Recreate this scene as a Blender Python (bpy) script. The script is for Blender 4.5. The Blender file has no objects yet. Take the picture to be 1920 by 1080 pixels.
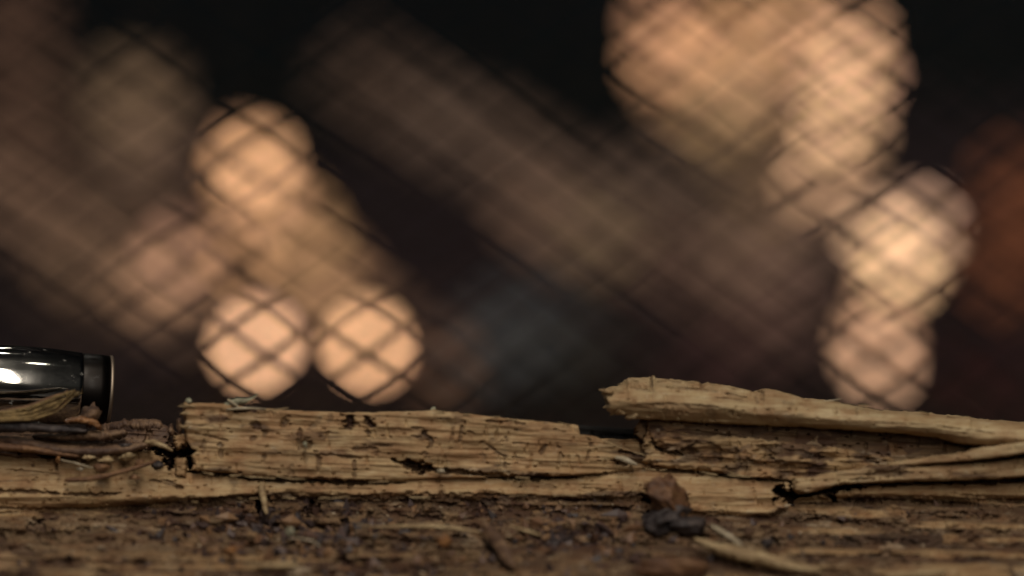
import bpy, bmesh, math, random
import numpy as np
from mathutils import Vector, Matrix, noise as mnoise

# ------------------------------------------------------------------ camera, sky, light
C = bpy.context.scene
R = math.radians
CAMZ = 0.219            # camera height above the ground
FD = 0.35               # distance from the lens to the face of the log
K = 0.12 / 1920         # metres per photograph pixel at that distance

cam = bpy.data.cameras.new("camera")
cam.lens = 105; cam.sensor_width = 36
cam.clip_start = 0.01; cam.clip_end = 400
cam.dof.use_dof = True
cam.dof.focus_distance = 0.3555
cam.dof.aperture_fstop = 8.6
co = bpy.data.objects.new("camera", cam)
co.location = (0, -FD, CAMZ); co.rotation_euler = (R(90), 0, 0)
C.collection.objects.link(co); C.camera = co

SUN_EL, SUN_ROT = R(40), R(205)
w = bpy.data.worlds.new("World"); C.world = w; w.use_nodes = True
nt = w.node_tree; bg = nt.nodes["Background"]
sky = nt.nodes.new("ShaderNodeTexSky"); sky.sky_type = 'NISHITA'; sky.sun_disc = False
sky.sun_elevation = SUN_EL; sky.sun_rotation = SUN_ROT
nt.links.new(sky.outputs[0], bg.inputs[0]); bg.inputs[1].default_value = 0.0006

sun = bpy.data.lights.new("sun", 'SUN'); sun.energy = 0.22; sun.angle = R(2); sun.color = (0.8, 0.88, 1)
so = bpy.data.objects.new("sun", sun); so.rotation_euler = (R(50), 0, R(-25)); C.collection.objects.link(so)

C.view_settings.view_transform = 'Standard'; C.view_settings.look = 'None'
C.view_settings.exposure = 0; C.view_settings.gamma = 1
C.cycles.use_denoising = True
C.cycles.max_bounces = 6; C.cycles.diffuse_bounces = 3; C.cycles.glossy_bounces = 4
C.cycles.sample_clamp_indirect = 2.0
C.cycles.caustics_reflective = False; C.cycles.caustics_refractive = False


def lamp(name, loc, power, radius, col):
    l = bpy.data.lights.new(name, 'POINT'); l.energy = power; l.shadow_soft_size = radius; l.color = col
    o = bpy.data.objects.new(name, l); o.location = loc; C.collection.objects.link(o); return o

# the lamp that lights the log (its reflection shows in the tube) the small lights round it, and an added fill
LB = Vector((-0.05, 0.0, CAMZ - 0.012))
al = bpy.data.lights.new("work_lamp", 'AREA'); al.shape = 'ELLIPSE'; al.size = 0.022; al.size_y = 0.40; al.energy = 1.1; al.color = (1.0, 0.90, 0.74)
ao = bpy.data.objects.new("work_lamp", al); ao.location = (-0.03, -0.27, CAMZ + 0.42)
ao.rotation_euler = (LB - ao.location).to_track_quat('-Z', 'Y').to_euler(); C.collection.objects.link(ao)
bl = bpy.data.lights.new("fill_lamp", 'AREA'); bl.shape = 'ELLIPSE'; bl.size = 0.04; bl.size_y = 0.55; bl.energy = 2.05; bl.color = (1.0, 0.90, 0.77)  # unseen fill lamp added to soften the shadows on the log
bo = bpy.data.objects.new("fill_lamp", bl); bo.location = (0.10, -0.64, CAMZ + 0.30)
bo.rotation_euler = (LB - bo.location).to_track_quat('-Z', 'Y').to_euler(); C.collection.objects.link(bo)
for (x, y, z, p) in ((-0.16, 0.72, 0.70, 0.6), (-0.06, 0.27, 0.96, 0.6), (0.19, -0.29, 0.96, 0.5),
                     (0.02, -0.45, 0.9, 0.4), (-0.26, 0.66, 0.75, 0.4)):
    lamp("string_light", (x, y, CAMZ + z), p, 0.014, (1.0, 0.92, 0.8))


# ------------------------------------------------------------------ helpers
def at(u, v, y):
    """photograph pixel (u, v) at depth y behind the log face -> point in the scene"""
    f = K * (FD + y) / FD
    return Vector(((u - 960) * f, y, CAMZ + (540 - v) * f))


def at_np(u, v, y):
    f = K * (FD + y) / FD
    return np.stack([(u - 960) * f, y, CAMZ + (540 - v) * f], -1)


def link(o):
    C.collection.objects.link(o); return o


def tag(o, label=None, cat=None, group=None, kind=None):
    if label: o["label"] = label
    if cat: o["category"] = cat
    if group: o["group"] = group
    if kind: o["kind"] = kind
    return o


def empty(name, loc=(0, 0, 0)):
    o = bpy.data.objects.new(name, None); o.location = loc; o.empty_display_size = 0.02
    return link(o)


def mesh_obj(name, verts, faces, mat, parent=None, attrs=None, smooth=True, origin=None):
    verts = np.asarray(verts, dtype=np.float64)
    if origin is None and parent is not None: origin = parent.location
    if origin is None: origin = verts.mean(0)
    origin = np.array(origin)
    me = bpy.data.meshes.new(name)
    me.from_pydata((verts - origin).tolist(), [], faces)
    me.update()
    if attrs:
        for k, a in attrs.items():
            at_ = me.attributes.new(k, 'FLOAT', 'POINT'); at_.data.foreach_set("value", np.asarray(a, dtype=np.float32).ravel())
    if smooth: me.polygons.foreach_set("use_smooth", [True] * len(me.polygons))
    me.materials.append(mat)
    o = bpy.data.objects.new(name, me); link(o)
    if parent is None: o.location = origin
    else: o.parent = parent
    return o


def grid_obj(name, P, mat, parent=None, attrs=None, wrap=False, smooth=True, cap=False):
    """P: rows x cols x 3 array of points; wrap closes the rows into a loop"""
    nr, nc = P.shape[:2]
    idx = np.arange(nr * nc).reshape(nr, nc)
    rows = nr if wrap else nr - 1
    a = idx[:, :-1]; b = idx[:, 1:]
    a2 = np.roll(idx, -1, 0)[:, :-1]; b2 = np.roll(idx, -1, 0)[:, 1:]
    q = np.stack([a, a2, b2, b], -1)[:rows].reshape(-1, 4)
    V = P.reshape(-1, 3)
    faces = q.tolist()
    A = {k: v.reshape(-1) for k, v in (attrs or {}).items()}
    if cap:
        n0 = len(V)
        V = np.vstack([V, P[:, 0].mean(0), P[:, -1].mean(0)])
        for k in A: A[k] = np.append(A[k], [A[k][0], A[k][0]])
        for r in range(nr):
            r2 = (r + 1) % nr
            faces.append([int(idx[r, 0]), n0, int(idx[r2, 0])])
            faces.append([int(idx[r, -1]), int(idx[r2, -1]), n0 + 1])
    return mesh_obj(name, V, faces, mat, parent, A, smooth)


# ------------------------------------------------------------------ numpy noise
_rs = np.random.RandomState(7)
_T = _rs.rand(512, 512)
_J = _rs.rand(512, 512, 2)


def vnoise(x, y):
    xi = np.floor(x).astype(int); yi = np.floor(y).astype(int)
    fx = x - xi; fy = y - yi
    fx = fx * fx * (3 - 2 * fx); fy = fy * fy * (3 - 2 * fy)
    g = lambda i, j: _T[i & 511, j & 511]
    return (g(xi, yi) * (1 - fx) + g(xi + 1, yi) * fx) * (1 - fy) + (g(xi, yi + 1) * (1 - fx) + g(xi + 1, yi + 1) * fx) * fy


def fbm(x, y, o=4, g=0.5):
    s = 0; a = 1; t = 0
    for i in range(o):
        s = s + a * vnoise(x * 2 ** i + 17.3 * i, y * 2 ** i + 9.1 * i); t += a; a *= g
    return s / t


def worley(x, y):
    """distance to the nearest cell point and that cell's random value"""
    xi = np.floor(x).astype(int); yi = np.floor(y).astype(int)
    best = np.full(x.shape, 9.0); val = np.zeros(x.shape); sec = np.full(x.shape, 9.0)
    for dx in (-1, 0, 1):
        for dy in (-1, 0, 1):
            cx = xi + dx; cy = yi + dy
            j = _J[cx & 511, cy & 511]
            d = (cx + j[..., 0] - x) ** 2 + (cy + j[..., 1] - y) ** 2
            v = _T[(cx * 7 + 3) & 511, (cy * 5 + 1) & 511]
            sec = np.where(d < best, best, np.minimum(sec, d))
            val = np.where(d < best, v, val); best = np.minimum(best, d)
    return np.sqrt(best), np.sqrt(sec), val


def curve(pts):
    xs = [p[0] for p in pts]; ys = [p[1] for p in pts]
    return lambda u: np.interp(u, xs, ys)


def sstep(a, b, x):
    t = np.clip((x - a) / (b - a), 0, 1); return t * t * (3 - 2 * t)


def stamp(U, V, marks):
    """marks: (points, half width px, depth mm, stain). Returns depth and stain fields with ragged edges."""
    dep = np.zeros(U.shape); st = np.zeros(U.shape)
    rag = (fbm(U / 9, V / 5, 3) - 0.5)
    for pts, hw, d, s in marks:
        if len(pts) == 1: pts = [pts[0], (pts[0][0] + 0.01, pts[0][1])]
        us = [p[0] for p in pts]; vs = [p[1] for p in pts]
        m = (U > min(us) - hw * 3 - 6) & (U < max(us) + hw * 3 + 6) & (V > min(vs) - hw * 3 - 6) & (V < max(vs) + hw * 3 + 6)
        if not m.any(): continue
        u = U[m]; v = V[m]; best = np.full(u.shape, 1e9)
        n = len(pts) - 1
        for i in range(n):
            ax, ay = pts[i]; bx, by = pts[i + 1]
            dx, dy = bx - ax, by - ay
            t = np.clip(((u - ax) * dx + (v - ay) * dy) / max(dx * dx + dy * dy, 1e-6), 0, 1)
            wloc = 1.0
            if n > 1 or abs(dx) + abs(dy) > 20:   # long cracks taper out at both ends
                tt = (i + t) / n
                wloc = np.clip(np.minimum(tt, 1 - tt) * 5 + 0.35, 0, 1)
            dd = np.hypot(u - ax - t * dx, v - ay - t * dy) / wloc
            best = np.minimum(best, dd)
        f = 1 - sstep(hw * 0.2, hw * 1.6, best + rag[m] * hw * 2.6)
        if hw < 8 and s < 0.85: s, d = s * 0.85, d * 0.5
        dep[m] = np.maximum(dep[m], f * d) if d > 0 else np.minimum(dep[m], f * d)
        st[m] = np.maximum(st[m], f * s)
    return dep, st


# ------------------------------------------------------------------ materials
def new_mat(name):
    m = bpy.data.materials.new(name); m.use_nodes = True
    nt = m.node_tree
    return m, nt, nt.nodes["Principled BSDF"]


def N(nt, typ, **kw):
    n = nt.nodes.new(typ)
    for k, v in kw.items():
        if k in n.inputs: n.inputs[k].default_value = v
        else: setattr(n, k, v)
    return n


def coords(nt, scale, kind="Object", rot=(0, 0, 0)):
    tc = N(nt, "ShaderNodeTexCoord"); mp = N(nt, "ShaderNodeMapping")
    mp.inputs["Scale"].default_value = scale; mp.inputs["Rotation"].default_value = rot
    nt.links.new(tc.outputs[kind], mp.inputs[0]); return mp.outputs[0]


def noise_n(nt, vec, scale, detail=6, rough=0.6):
    n = N(nt, "ShaderNodeTexNoise", Scale=scale, Detail=detail, Roughness=rough)
    nt.links.new(vec, n.inputs["Vector"]); return n.outputs["Fac"]


def ramp(nt, fac, stops):
    r = N(nt, "ShaderNodeValToRGB"); cr = r.color_ramp
    while len(cr.elements) < len(stops): cr.elements.new(0.5)
    for e, (p, c) in zip(cr.elements, stops):
        e.position = p; e.color = (*c, 1) if len(c) == 3 else c
    nt.links.new(fac, r.inputs[0]); return r.outputs[0]


def mix(nt, fac, a, b, mode='MIX'):
    m = N(nt, "ShaderNodeMix", data_type='RGBA', blend_type=mode)
    for s, v in ((m.inputs[0], fac), (m.inputs[6], a), (m.inputs[7], b)):
        if isinstance(v, (int, float)): s.default_value = v
        elif isinstance(v, tuple): s.default_value = (*v, 1)
        else: nt.links.new(v, s)
    return m.outputs[2]


def math_n(nt, op, a, b=None, clamp=False):
    m = N(nt, "ShaderNodeMath", operation=op, use_clamp=clamp)
    for s, v in ((m.inputs[0], a), (m.inputs[1], b)):
        if v is None: continue
        if isinstance(v, (int, float)): s.default_value = v
        else: nt.links.new(v, s)
    return m.outputs[0]


def attr(nt, name):
    a = N(nt, "ShaderNodeAttribute", attribute_name=name); return a.outputs["Fac"]


def wood_mat(name, pale=((0.30, 0.195, 0.10), (0.42, 0.30, 0.165), (0.50, 0.39, 0.24))):
    """rotting softwood: pale sapwood, brown crumbly rot, dark stains and painted shade; 'rot' and 'stain' say where"""
    m, nt, b = new_mat(name)
    fib = coords(nt, (60, 500, 1100), rot=(0, R(-3), 0))
    f1 = noise_n(nt, fib, 1.0, 8, 0.65)
    fib2 = coords(nt, (220, 900, 3800), rot=(0, R(-3), 0))
    f2 = noise_n(nt, fib2, 1.0, 5, 0.6)
    blo = coords(nt, (90, 90, 170)); f3 = noise_n(nt, blo, 1.0, 5, 0.6)
    fine = coords(nt, (1, 1, 1.6)); f4 = noise_n(nt, fine, 2300, 4, 0.7)
    pc = ramp(nt, f1, [(0.3, pale[0]), (0.52, pale[1]), (0.75, pale[2])])
    pc = mix(nt, ramp(nt, f2, [(0.35, (0, 0, 0)), (0.7, (1, 1, 1))]), mix(nt, 1.0, pc, (0.78, 0.72, 0.64), 'MULTIPLY'), pc)
    pc = mix(nt, ramp(nt, f3, [(0.5, (0, 0, 0)), (0.72, (0.75, 0.75, 0.75))]), pc, (0.24, 0.158, 0.082))
    vo = N(nt, "ShaderNodeTexVoronoi", Scale=1.0, Randomness=1.0)
    nt.links.new(coords(nt, (420, 420, 700)), vo.inputs["Vector"])
    sep = N(nt, "ShaderNodeSeparateColor"); nt.links.new(vo.outputs["Color"], sep.inputs[0])
    rc = ramp(nt, sep.outputs[0], [(0.0, (0.028, 0.016, 0.012)), (0.3, (0.08, 0.04, 0.024)), (0.5, (0.135, 0.087, 0.046)),
                                   (0.72, (0.105, 0.068, 0.045)), (0.9, (0.24, 0.145, 0.07)), (0.99, (0.36, 0.29, 0.2))])
    rc2 = ramp(nt, f1, [(0.34, (0.05, 0.024, 0.014)), (0.5, (0.13, 0.085, 0.046)), (0.66, (0.27, 0.18, 0.10))])
    rc = mix(nt, ramp(nt, f3, [(0.42, (0.15, 0.15, 0.15)), (0.6, (0.85, 0.85, 0.85))]), rc, rc2)
    rot = math_n(nt, 'ADD', attr(nt, "rot"), math_n(nt, 'MULTIPLY', math_n(nt, 'SUBTRACT', f1, 0.5), 1.2))
    rot = ramp(nt, rot, [(0.35, (0, 0, 0)), (0.65, (1, 1, 1))])
    col = mix(nt, rot, pc, rc)
    stn = math_n(nt, 'MULTIPLY', attr(nt, "stain_shade"), math_n(nt, 'ADD', 0.75, math_n(nt, 'MULTIPLY', f4, 0.7)), clamp=True)
    col = mix(nt, stn, col, (0.045, 0.02, 0.014))
    g1 = noise_n(nt, coords(nt, (330, 330, 520)), 1.0, 5, 0.6); g2 = noise_n(nt, coords(nt, (700, 700, 1300)), 1.0, 5, 0.65)
    col = mix(nt, ramp(nt, g1, [(0.36, (0.85,) * 3), (0.6, (0, 0, 0))]), col, mix(nt, 1.0, col, (0.72, 0.58, 0.52), 'MULTIPLY'))
    col = mix(nt, ramp(nt, g2, [(0.30, (0.8,) * 3), (0.5, (0, 0, 0))]), col, mix(nt, 1.0, col, (0.66, 0.56, 0.50), 'MULTIPLY'))
    col = mix(nt, ramp(nt, g2, [(0.6, (0, 0, 0)), (0.8, (0.6,) * 3)]), col, (0.46, 0.40, 0.30))
    nt.links.new(col, b.inputs["Base Color"])
    b.inputs["Roughness"].default_value = 0.72; b.inputs["Specular IOR Level"].default_value = 0.3
    bmp = N(nt, "ShaderNodeBump", Strength=0.38, Distance=0.0003)
    h = math_n(nt, 'ADD', math_n(nt, 'MULTIPLY', f1, 1.3), math_n(nt, 'ADD', math_n(nt, 'MULTIPLY', f2, 0.7), math_n(nt, 'MULTIPLY', f4, 0.4)))
    nt.links.new(h, bmp.inputs["Height"]); nt.links.new(bmp.outputs[0], b.inputs["Normal"])
    return m


def flake_mat(name, dark, mid, light, sc=(300, 300, 900), rough=0.65):
    m, nt, b = new_mat(name)
    f1 = noise_n(nt, coords(nt, sc), 1.0, 6, 0.65)
    f2 = noise_n(nt, coords(nt, (1500, 1500, 1500)), 1.0, 4, 0.6)
    col = ramp(nt, f1, [(0.33, dark), (0.5, mid), (0.7, light)])
    col = mix(nt, ramp(nt, f2, [(0.4, (0.5, 0.5, 0.5)), (0.55, (0, 0, 0))]), col, dark)
    nt.links.new(col, b.inputs["Base Color"])
    b.inputs["Roughness"].default_value = rough; b.inputs["Specular IOR Level"].default_value = 0.35
    bmp = N(nt, "ShaderNodeBump", Strength=0.7, Distance=0.0003)
    nt.links.new(math_n(nt, 'ADD', f1, math_n(nt, 'MULTIPLY', f2, 0.5)), bmp.inputs["Height"])
    nt.links.new(bmp.outputs[0], b.inputs["Normal"])
    return m


M = {}
M['wood'] = wood_mat("rotten wood")
M['grey_wood'] = wood_mat("weathered wood", ((0.30, 0.21, 0.115), (0.44, 0.34, 0.20), (0.54, 0.45, 0.29)))
M['pale'] = flake_mat("pale splinter wood", (0.16, 0.1, 0.05), (0.33, 0.235, 0.125), (0.46, 0.36, 0.21), (120, 900, 1500))
M['yellow'] = flake_mat("yellow reflected wood", (0.05, 0.03, 0.012), (0.19, 0.125, 0.048), (0.34, 0.235, 0.10), (110, 1200, 1900))
M['red'] = flake_mat("red brown inner bark", (0.03, 0.014, 0.01), (0.10, 0.055, 0.032), (0.24, 0.15, 0.085), (160, 500, 700))
M['brown'] = flake_mat("brown bark", (0.05, 0.022, 0.012), (0.13, 0.062, 0.03), (0.24, 0.13, 0.06), (200, 600, 900))
M['dark'] = flake_mat("charcoal grey bark", (0.012, 0.009, 0.009), (0.035, 0.026, 0.026), (0.09, 0.07, 0.062), (500, 500, 500))
M['gap_shade'] = flake_mat('gap shade black', (0.002, 0.0015, 0.0015), (0.005, 0.004, 0.004), (0.012, 0.01, 0.009), rough=0.95)  # near-black that holds the shade of the gap
M['orange'] = flake_mat("orange resin flake", (0.09, 0.038, 0.014), (0.2, 0.09, 0.035), (0.33, 0.17, 0.07), (400, 400, 500), 0.4)
M['whitish'] = flake_mat("bleached fibre", (0.2, 0.16, 0.11), (0.34, 0.28, 0.19), (0.5, 0.44, 0.34), (300, 900, 900))
M['grey'] = flake_mat("grey green lichen chip", (0.14, 0.13, 0.09), (0.26, 0.25, 0.17), (0.42, 0.4, 0.3), (500, 500, 900))


def metal(name, col, rough, bump=0.0):
    m, nt, b = new_mat(name)
    f = noise_n(nt, coords(nt, (300, 40, 40)), 1.0, 6, 0.6)
    b.inputs["Metallic"].default_value = 1.0
    nt.links.new(ramp(nt, f, [(0.3, tuple(c * 0.8 for c in col)), (0.7, col)]), b.inputs["Base Color"])
    dust = noise_n(nt, coords(nt, (900, 900, 900)), 1.0, 6, 0.75)
    nt.links.new(ramp(nt, f, [(0.35, (rough,) * 3), (0.8, (rough * 2.2,) * 3)]), b.inputs["Roughness"])
    b.inputs["Coat Weight"].default_value = 0.05; b.inputs["Coat Roughness"].default_value = 0.22
    nt.links.new(ramp(nt, dust, [(0.62, (1, 1, 1)), (0.72, (0.35,) * 3)]), b.inputs["Metallic"])
    return m


def haze_metal(m, amount):
    """finger marks and dust haze: part of the surface scatters widely"""
    nt = m.node_tree; b = nt.nodes["Principled BSDF"]; out = nt.nodes["Material Output"]
    g = N(nt, "ShaderNodeBsdfGlossy"); g.inputs["Roughness"].default_value = 0.36; g.inputs["Color"].default_value = (0.6, 0.6, 0.56, 1)
    mx = N(nt, "ShaderNodeMixShader")
    f = noise_n(nt, coords(nt, (200, 500, 500)), 1.0, 6, 0.7)
    nt.links.new(ramp(nt, f, [(0.35, (amount * 0.3,) * 3), (0.7, (amount * 1.8,) * 3)]), mx.inputs[0])
    nt.links.new(b.outputs[0], mx.inputs[1]); nt.links.new(g.outputs[0], mx.inputs[2]); nt.links.new(mx.outputs[0], out.inputs[0])


M['chrome'] = metal("polished steel", (0.62, 0.6, 0.56), 0.045)
haze_metal(M['chrome'], 0.02)
M['black_metal'] = metal("black enamel", (0.014, 0.012, 0.011), 0.3)
M['rim_metal'] = metal("worn steel rim", (0.34, 0.27, 0.21), 0.38)
M['wire'] = metal("rusty wire", (0.03, 0.022, 0.018), 0.6)


# ------------------------------------------------------------------ the log
GROUND_Z = 0.0
MARKS = [
    # the long cracks and one painted shadow
    ([(352, 884), (400, 888), (435, 889), (470, 897), (520, 900), (590, 901), (660, 905), (760, 905)], 4.2, 3.2, 0.5),
    ([(735, 861), (752, 869), (785, 873), (800, 880), (850, 884), (930, 892), (1000, 896), (1080, 894)], 4.5, 3.0, 0.6),
    ([(752, 866), (775, 874), (812, 879)], 8, 3.0, 0.8),
    ([(960, 893), (1060, 894), (1160, 887), (1230, 880)], 2.5, 0.8, 0.35),
    ([(430, 769), (465, 769), (496, 769)], 3.2, 1.2, 0.9),  # shadow under the curled shaving, painted as a dark mark
    # knots, worm holes and cross checks of the middle slab
    ([(655, 788)], 12, 1.6, 0.9), ([(655, 793)], 9, 1.6, 0.9), ([(690, 786), (698, 796)], 6, 1.4, 0.85), ([(688, 806), (690, 812)], 3.5, 1, 0.8),
    ([(480, 797)], 9, 0.5, 0.55), ([(535, 791)], 8, 0.6, 0.6), ([(498, 814)], 5, 0.6, 0.6), ([(474, 822)], 4.5, 0.5, 0.6),
    ([(495, 857)], 4, 0.6, 0.6), ([(390, 782)], 10, 0.2, 0.35), ([(372, 797), (400, 799)], 2, 0.3, 0.4),
    ([(562, 803), (561, 845)], 4.5, 0.9, 0.6), ([(573, 826), (578, 838)], 7, 1.0, 0.5), ([(588, 845), (597, 858), (597, 884)], 4, 0.9, 0.6),
    ([(665, 862), (664, 898)], 3, 0.7, 0.6), ([(413, 829), (415, 860)], 3.6, 0.7, 0.55), ([(383, 824), (380, 850)], 3, 0.5, 0.45),
    ([(345, 811), (380, 816), (400, 820), (430, 827)], 2, 0.7, 0.5), ([(545, 876), (547, 886)], 5, 0.4, 0.4),
    ([(575, 851), (620, 853), (680, 860)], 2.2, 0.8, 0.55), ([(660, 842), (690, 843), (712, 847)], 4.5, 0.6, 0.5),
    ([(700, 834), (735, 836)], 2, 0.6, 0.5), ([(600, 784), (590, 800), (578, 806)], 6, 0.3, 0.4), ([(620, 780), (616, 790)], 4, 0.3, 0.45),
    ([(770, 801), (795, 804)], 2, 0.8, 0.6), ([(793, 807), (801, 818), (810, 824)], 4.5, 1.3, 0.8), ([(808, 826), (806, 838)], 4, 1, 0.65),
    ([(770, 818), (790, 819)], 2.4, 0.8, 0.5), ([(795, 850), (804, 858)], 3.5, 0.6, 0.55), ([(850, 800), (846, 828)], 3, 0.6, 0.5),
    ([(866, 797), (864, 815), (861, 830)], 3.4, 0.9, 0.7), ([(860, 779), (856, 792)], 12, 0.2, 0.4), ([(910, 790), (935, 791), (960, 789)], 2.4, 0.8, 0.6),
    ([(966, 794), (985, 796)], 2.2, 0.6, 0.5), ([(925, 822)], 7, 0.3, 0.5), ([(951, 826)], 5, 0.8, 0.75), ([(960, 831), (985, 831)], 2, 0.5, 0.4),
    ([(900, 828), (918, 836), (932, 848), (946, 856), (985, 859)], 2.2, 0.9, 0.55), ([(946, 860), (947, 879)], 2.6, 0.8, 0.55),
    ([(905, 848), (906, 868)], 5, 0.4, 0.35), ([(1022, 836), (1014, 848)], 3.5, 0.9, 0.65), ([(1046, 836)], 4.5, 0.8, 0.6), ([(1052, 850), (1048, 872)], 4, 0.5, 0.4),
    ([(1107, 835)], 4, 0.8, 0.6), ([(1104, 848), (1101, 862)], 2.6, 0.7, 0.5), ([(1022, 790)], 5, 0.4, 0.45), ([(1015, 805), (1060, 810)], 3, 0.4, 0.35),
    ([(1160, 847), (1180, 849), (1204, 856)], 3.4, 1.6, 0.8), ([(1150, 863), (1175, 872)], 3, 1.0, 0.6),
    # pale strip under the slab
    ([(560, 915), (700, 917)], 2, 0.4, 0.3), ([(790, 915), (786, 909)], 4, 0.6, 0.5), ([(960, 910), (1040, 914)], 6, 0.5, 0.35),
    ([(300, 898), (320, 905), (343, 915)], 3, 1.0, 0.6), ([(440, 903), (437, 916)], 6, 0.3, 0.35),
    # left pale layers
    ([(-60, 922), (0, 921), (90, 924), (112, 926)], 3.4, 1.6, 0.6), ([(118, 927), (150, 927), (180, 929), (228, 924)], 3.2, 1.6, 0.6),
    ([(-60, 952), (0, 953), (60, 955), (140, 954), (240, 952)], 2.6, 1.3, 0.5), ([(62, 872)], 2.5, 0.6, 0.8), ([(54, 903)], 3.5, 0.7, 0.7),
    ([(10, 880), (60, 884), (110, 889)], 1.3, 0.5, 0.4), ([(-40, 905), (60, 900), (118, 899)], 1.2, 0.5, 0.4), ([(20, 893), (75, 890)], 1.3, 0.4, 0.4),
    ([(280, 900), (300, 902), (316, 908), (342, 916)], 2.6, 1.4, 0.6), ([(255, 903), (262, 907)], 4, 0.6, 0.6),
    # big gaps beside the middle slab, their shade painted black
    ([(287, 842), (330, 850), (362, 848)], 9, 6, 1.0), ([(322, 850), (318, 880)], 8, 6, 1.0), ([(356, 852), (357, 880)], 5, 5, 1.0),
    ([(75, 852), (110, 853), (165, 848)], 6, 4, 0.9),
    # dark grain line between the strip and the rot
    ([(0, 962), (250, 955), (330, 938), (420, 936)], 5, 0.8, 0.15), ([(400, 934), (600, 932), (800, 929), (1000, 930)], 4.5, 1.4, 0.4),
    # rot
    ([(484, 935), (487, 950), (487, 965)], 4.5, 4, 0.9), ([(60, 990), (75, 985)], 12, 2, 0.5), ([(575, 955), (600, 960)], 13, 3, 0.7),
    ([(640, 975), (655, 985), (655, 1005), (668, 1012)], 6, 4, 0.9), ([(440, 1020), (470, 1030)], 10, 2, 0.6), ([(540, 1020), (560, 1035)], 12, 3, 0.7),
    ([(635, 1030), (645, 1050)], 7, 3, 0.8), ([(675, 1062), (690, 1050)], 9, 2, 0.7), ([(980, 1000), (1010, 1010)], 12, 3, 0.7),
    ([(780, 970), (830, 968)], 7, 2, 0.6), ([(1060, 1050), (1100, 1062)], 10, 2.5, 0.7), ([(1150, 955), (1190, 955)], 4, 2, 0.7),
    ([(870, 985), (900, 990)], 4, 2, 0.6), ([(1215, 960), (1220, 985), (1240, 995)], 8, 3, 0.9),
    ([(1340, 1048), (1375, 1062), (1430, 1070), (1500, 1074)], 8, 5, 0.95), ([(1320, 975), (1345, 978)], 8, 2, 0.6),
    ([(1430, 1020), (1460, 1024)], 9, 2, 0.6), ([(1825, 1018)], 8, 2, 0.6), ([(1660, 1035)], 9, 2, 0.6),
    ([(1250, 962), (1400, 975), (1560, 970)], 5, 1, 0.3), ([(1540, 975), (1700, 985)], 4, 0.8, 0.3), ([(900, 930), (1100, 938)], 4, 0.8, 0.3),
    # right side cracks
    ([(1205, 879), (1300, 885), (1400, 896), (1490, 904)], 2.6, 1.6, 0.6), ([(1454, 918), (1475, 930), (1490, 932)], 13, 6, 1.0),
    ([(1480, 932), (1530, 926), (1560, 918), (1600, 912), (1625, 914)], 5, 5, 1.0), ([(1545, 922), (1568, 940)], 4.5, 3, 0.9),
    ([(1610, 908), (1680, 908), (1760, 903), (1850, 905), (1930, 899), (2000, 897)], 3.6, 2.5, 0.8),
    ([(1800, 928), (1900, 938), (1990, 938)], 4, 0.8, 0.35),
    # under layer on the right
    ([(1222, 822), (1228, 838), (1250, 846), (1280, 852)], 4, 2, 0.7), ([(1340, 865), (1350, 850)], 7, 1.0, 0.5), ([(1380, 840), (1385, 880)], 4, 0.8, 0.45),
    ([(1420, 835), (1440, 845), (1450, 860)], 7, 0.8, 0.45), ([(1290, 835), (1300, 850)], 6, 0.6, 0.4), ([(1625, 862), (1640, 866)], 4, 1, 0.6),
    ([(1400, 858), (1420, 870), (1460, 880)], 5, 0.8, 0.5), ([(1460, 880), (1490, 890)], 7, 1.0, 0.55),
    # overhanging slab
    ([(1222, 706), (1222, 724)], 2.6, 1.5, 0.7), ([(1250, 726), (1330, 732), (1400, 746)], 1.8, 0.8, 0.3), ([(1205, 757), (1280, 759), (1350, 764)], 2.2, 0.8, 0.3),
    ([(1313, 716), (1318, 730)], 2, 1, 0.5), ([(1430, 734), (1427, 748)], 2.2, 1.2, 0.5), ([(1418, 745), (1419, 752)], 4, 0.5, 0.45), ([(1331, 765), (1334, 778)], 7, 0.4, 0.35),
    ([(1372, 773)], 4, 0.4, 0.35), ([(1468, 753), (1490, 758)], 3, 0.7, 0.4), ([(1568, 764), (1569, 774)], 2, 0.6, 0.35), ([(1606, 766), (1606, 778)], 2, 0.6, 0.35),
    ([(1180, 727), (1240, 737)], 2, 0.6, 0.35), ([(1610, 790), (1750, 798), (1860, 812)], 1.6, 0.7, 0.3), ([(1300, 745), (1360, 747), (1400, 752)], 1.8, 0.7, 0.3),
]


def fibre_relief(U, V, slope=0.05):
    """raised and sunken fibres running along the log, in mm"""
    Vs = V - slope * U
    r = (fbm(U / 150, Vs / 10, 3) - 0.5) * 0.75
    r += (fbm(U / 45 + 5, Vs / 4.0 + 3, 3) - 0.5) * 0.22
    # short checks across the grain
    ch = fbm(U / 6 + 40, V / 22 + 11, 2)
    r -= sstep(0.74, 0.84, ch) * 0.35
    # pinholes
    d, _, val = worley(U / 16, V / 9)
    r -= (1 - sstep(0.12, 0.28, d)) * (val > 0.86) * 0.4
    return r


def crumb_relief(U, V):
    d, d2, val = worley(U / 20 + fbm(U / 15, V / 15, 2), V / 11 + fbm(U / 12 + 9, V / 12, 2))
    r = (val - 0.5) * 1.3 - (1 - sstep(0.0, 0.3, d2 - d)) * 0.4
    d, d2, val = worley(U / 8 + 3, V / 5 + 8)
    r += (val - 0.5) * 0.5
    r += (fbm(U / 40, V / 16, 4) - 0.5) * 3.0
    return r


log = empty("rotten_log", (0, 0.035, 0))
tag(log, "long split rotten log with pale stepped slabs and crumbly brown rot", "log")

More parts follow.
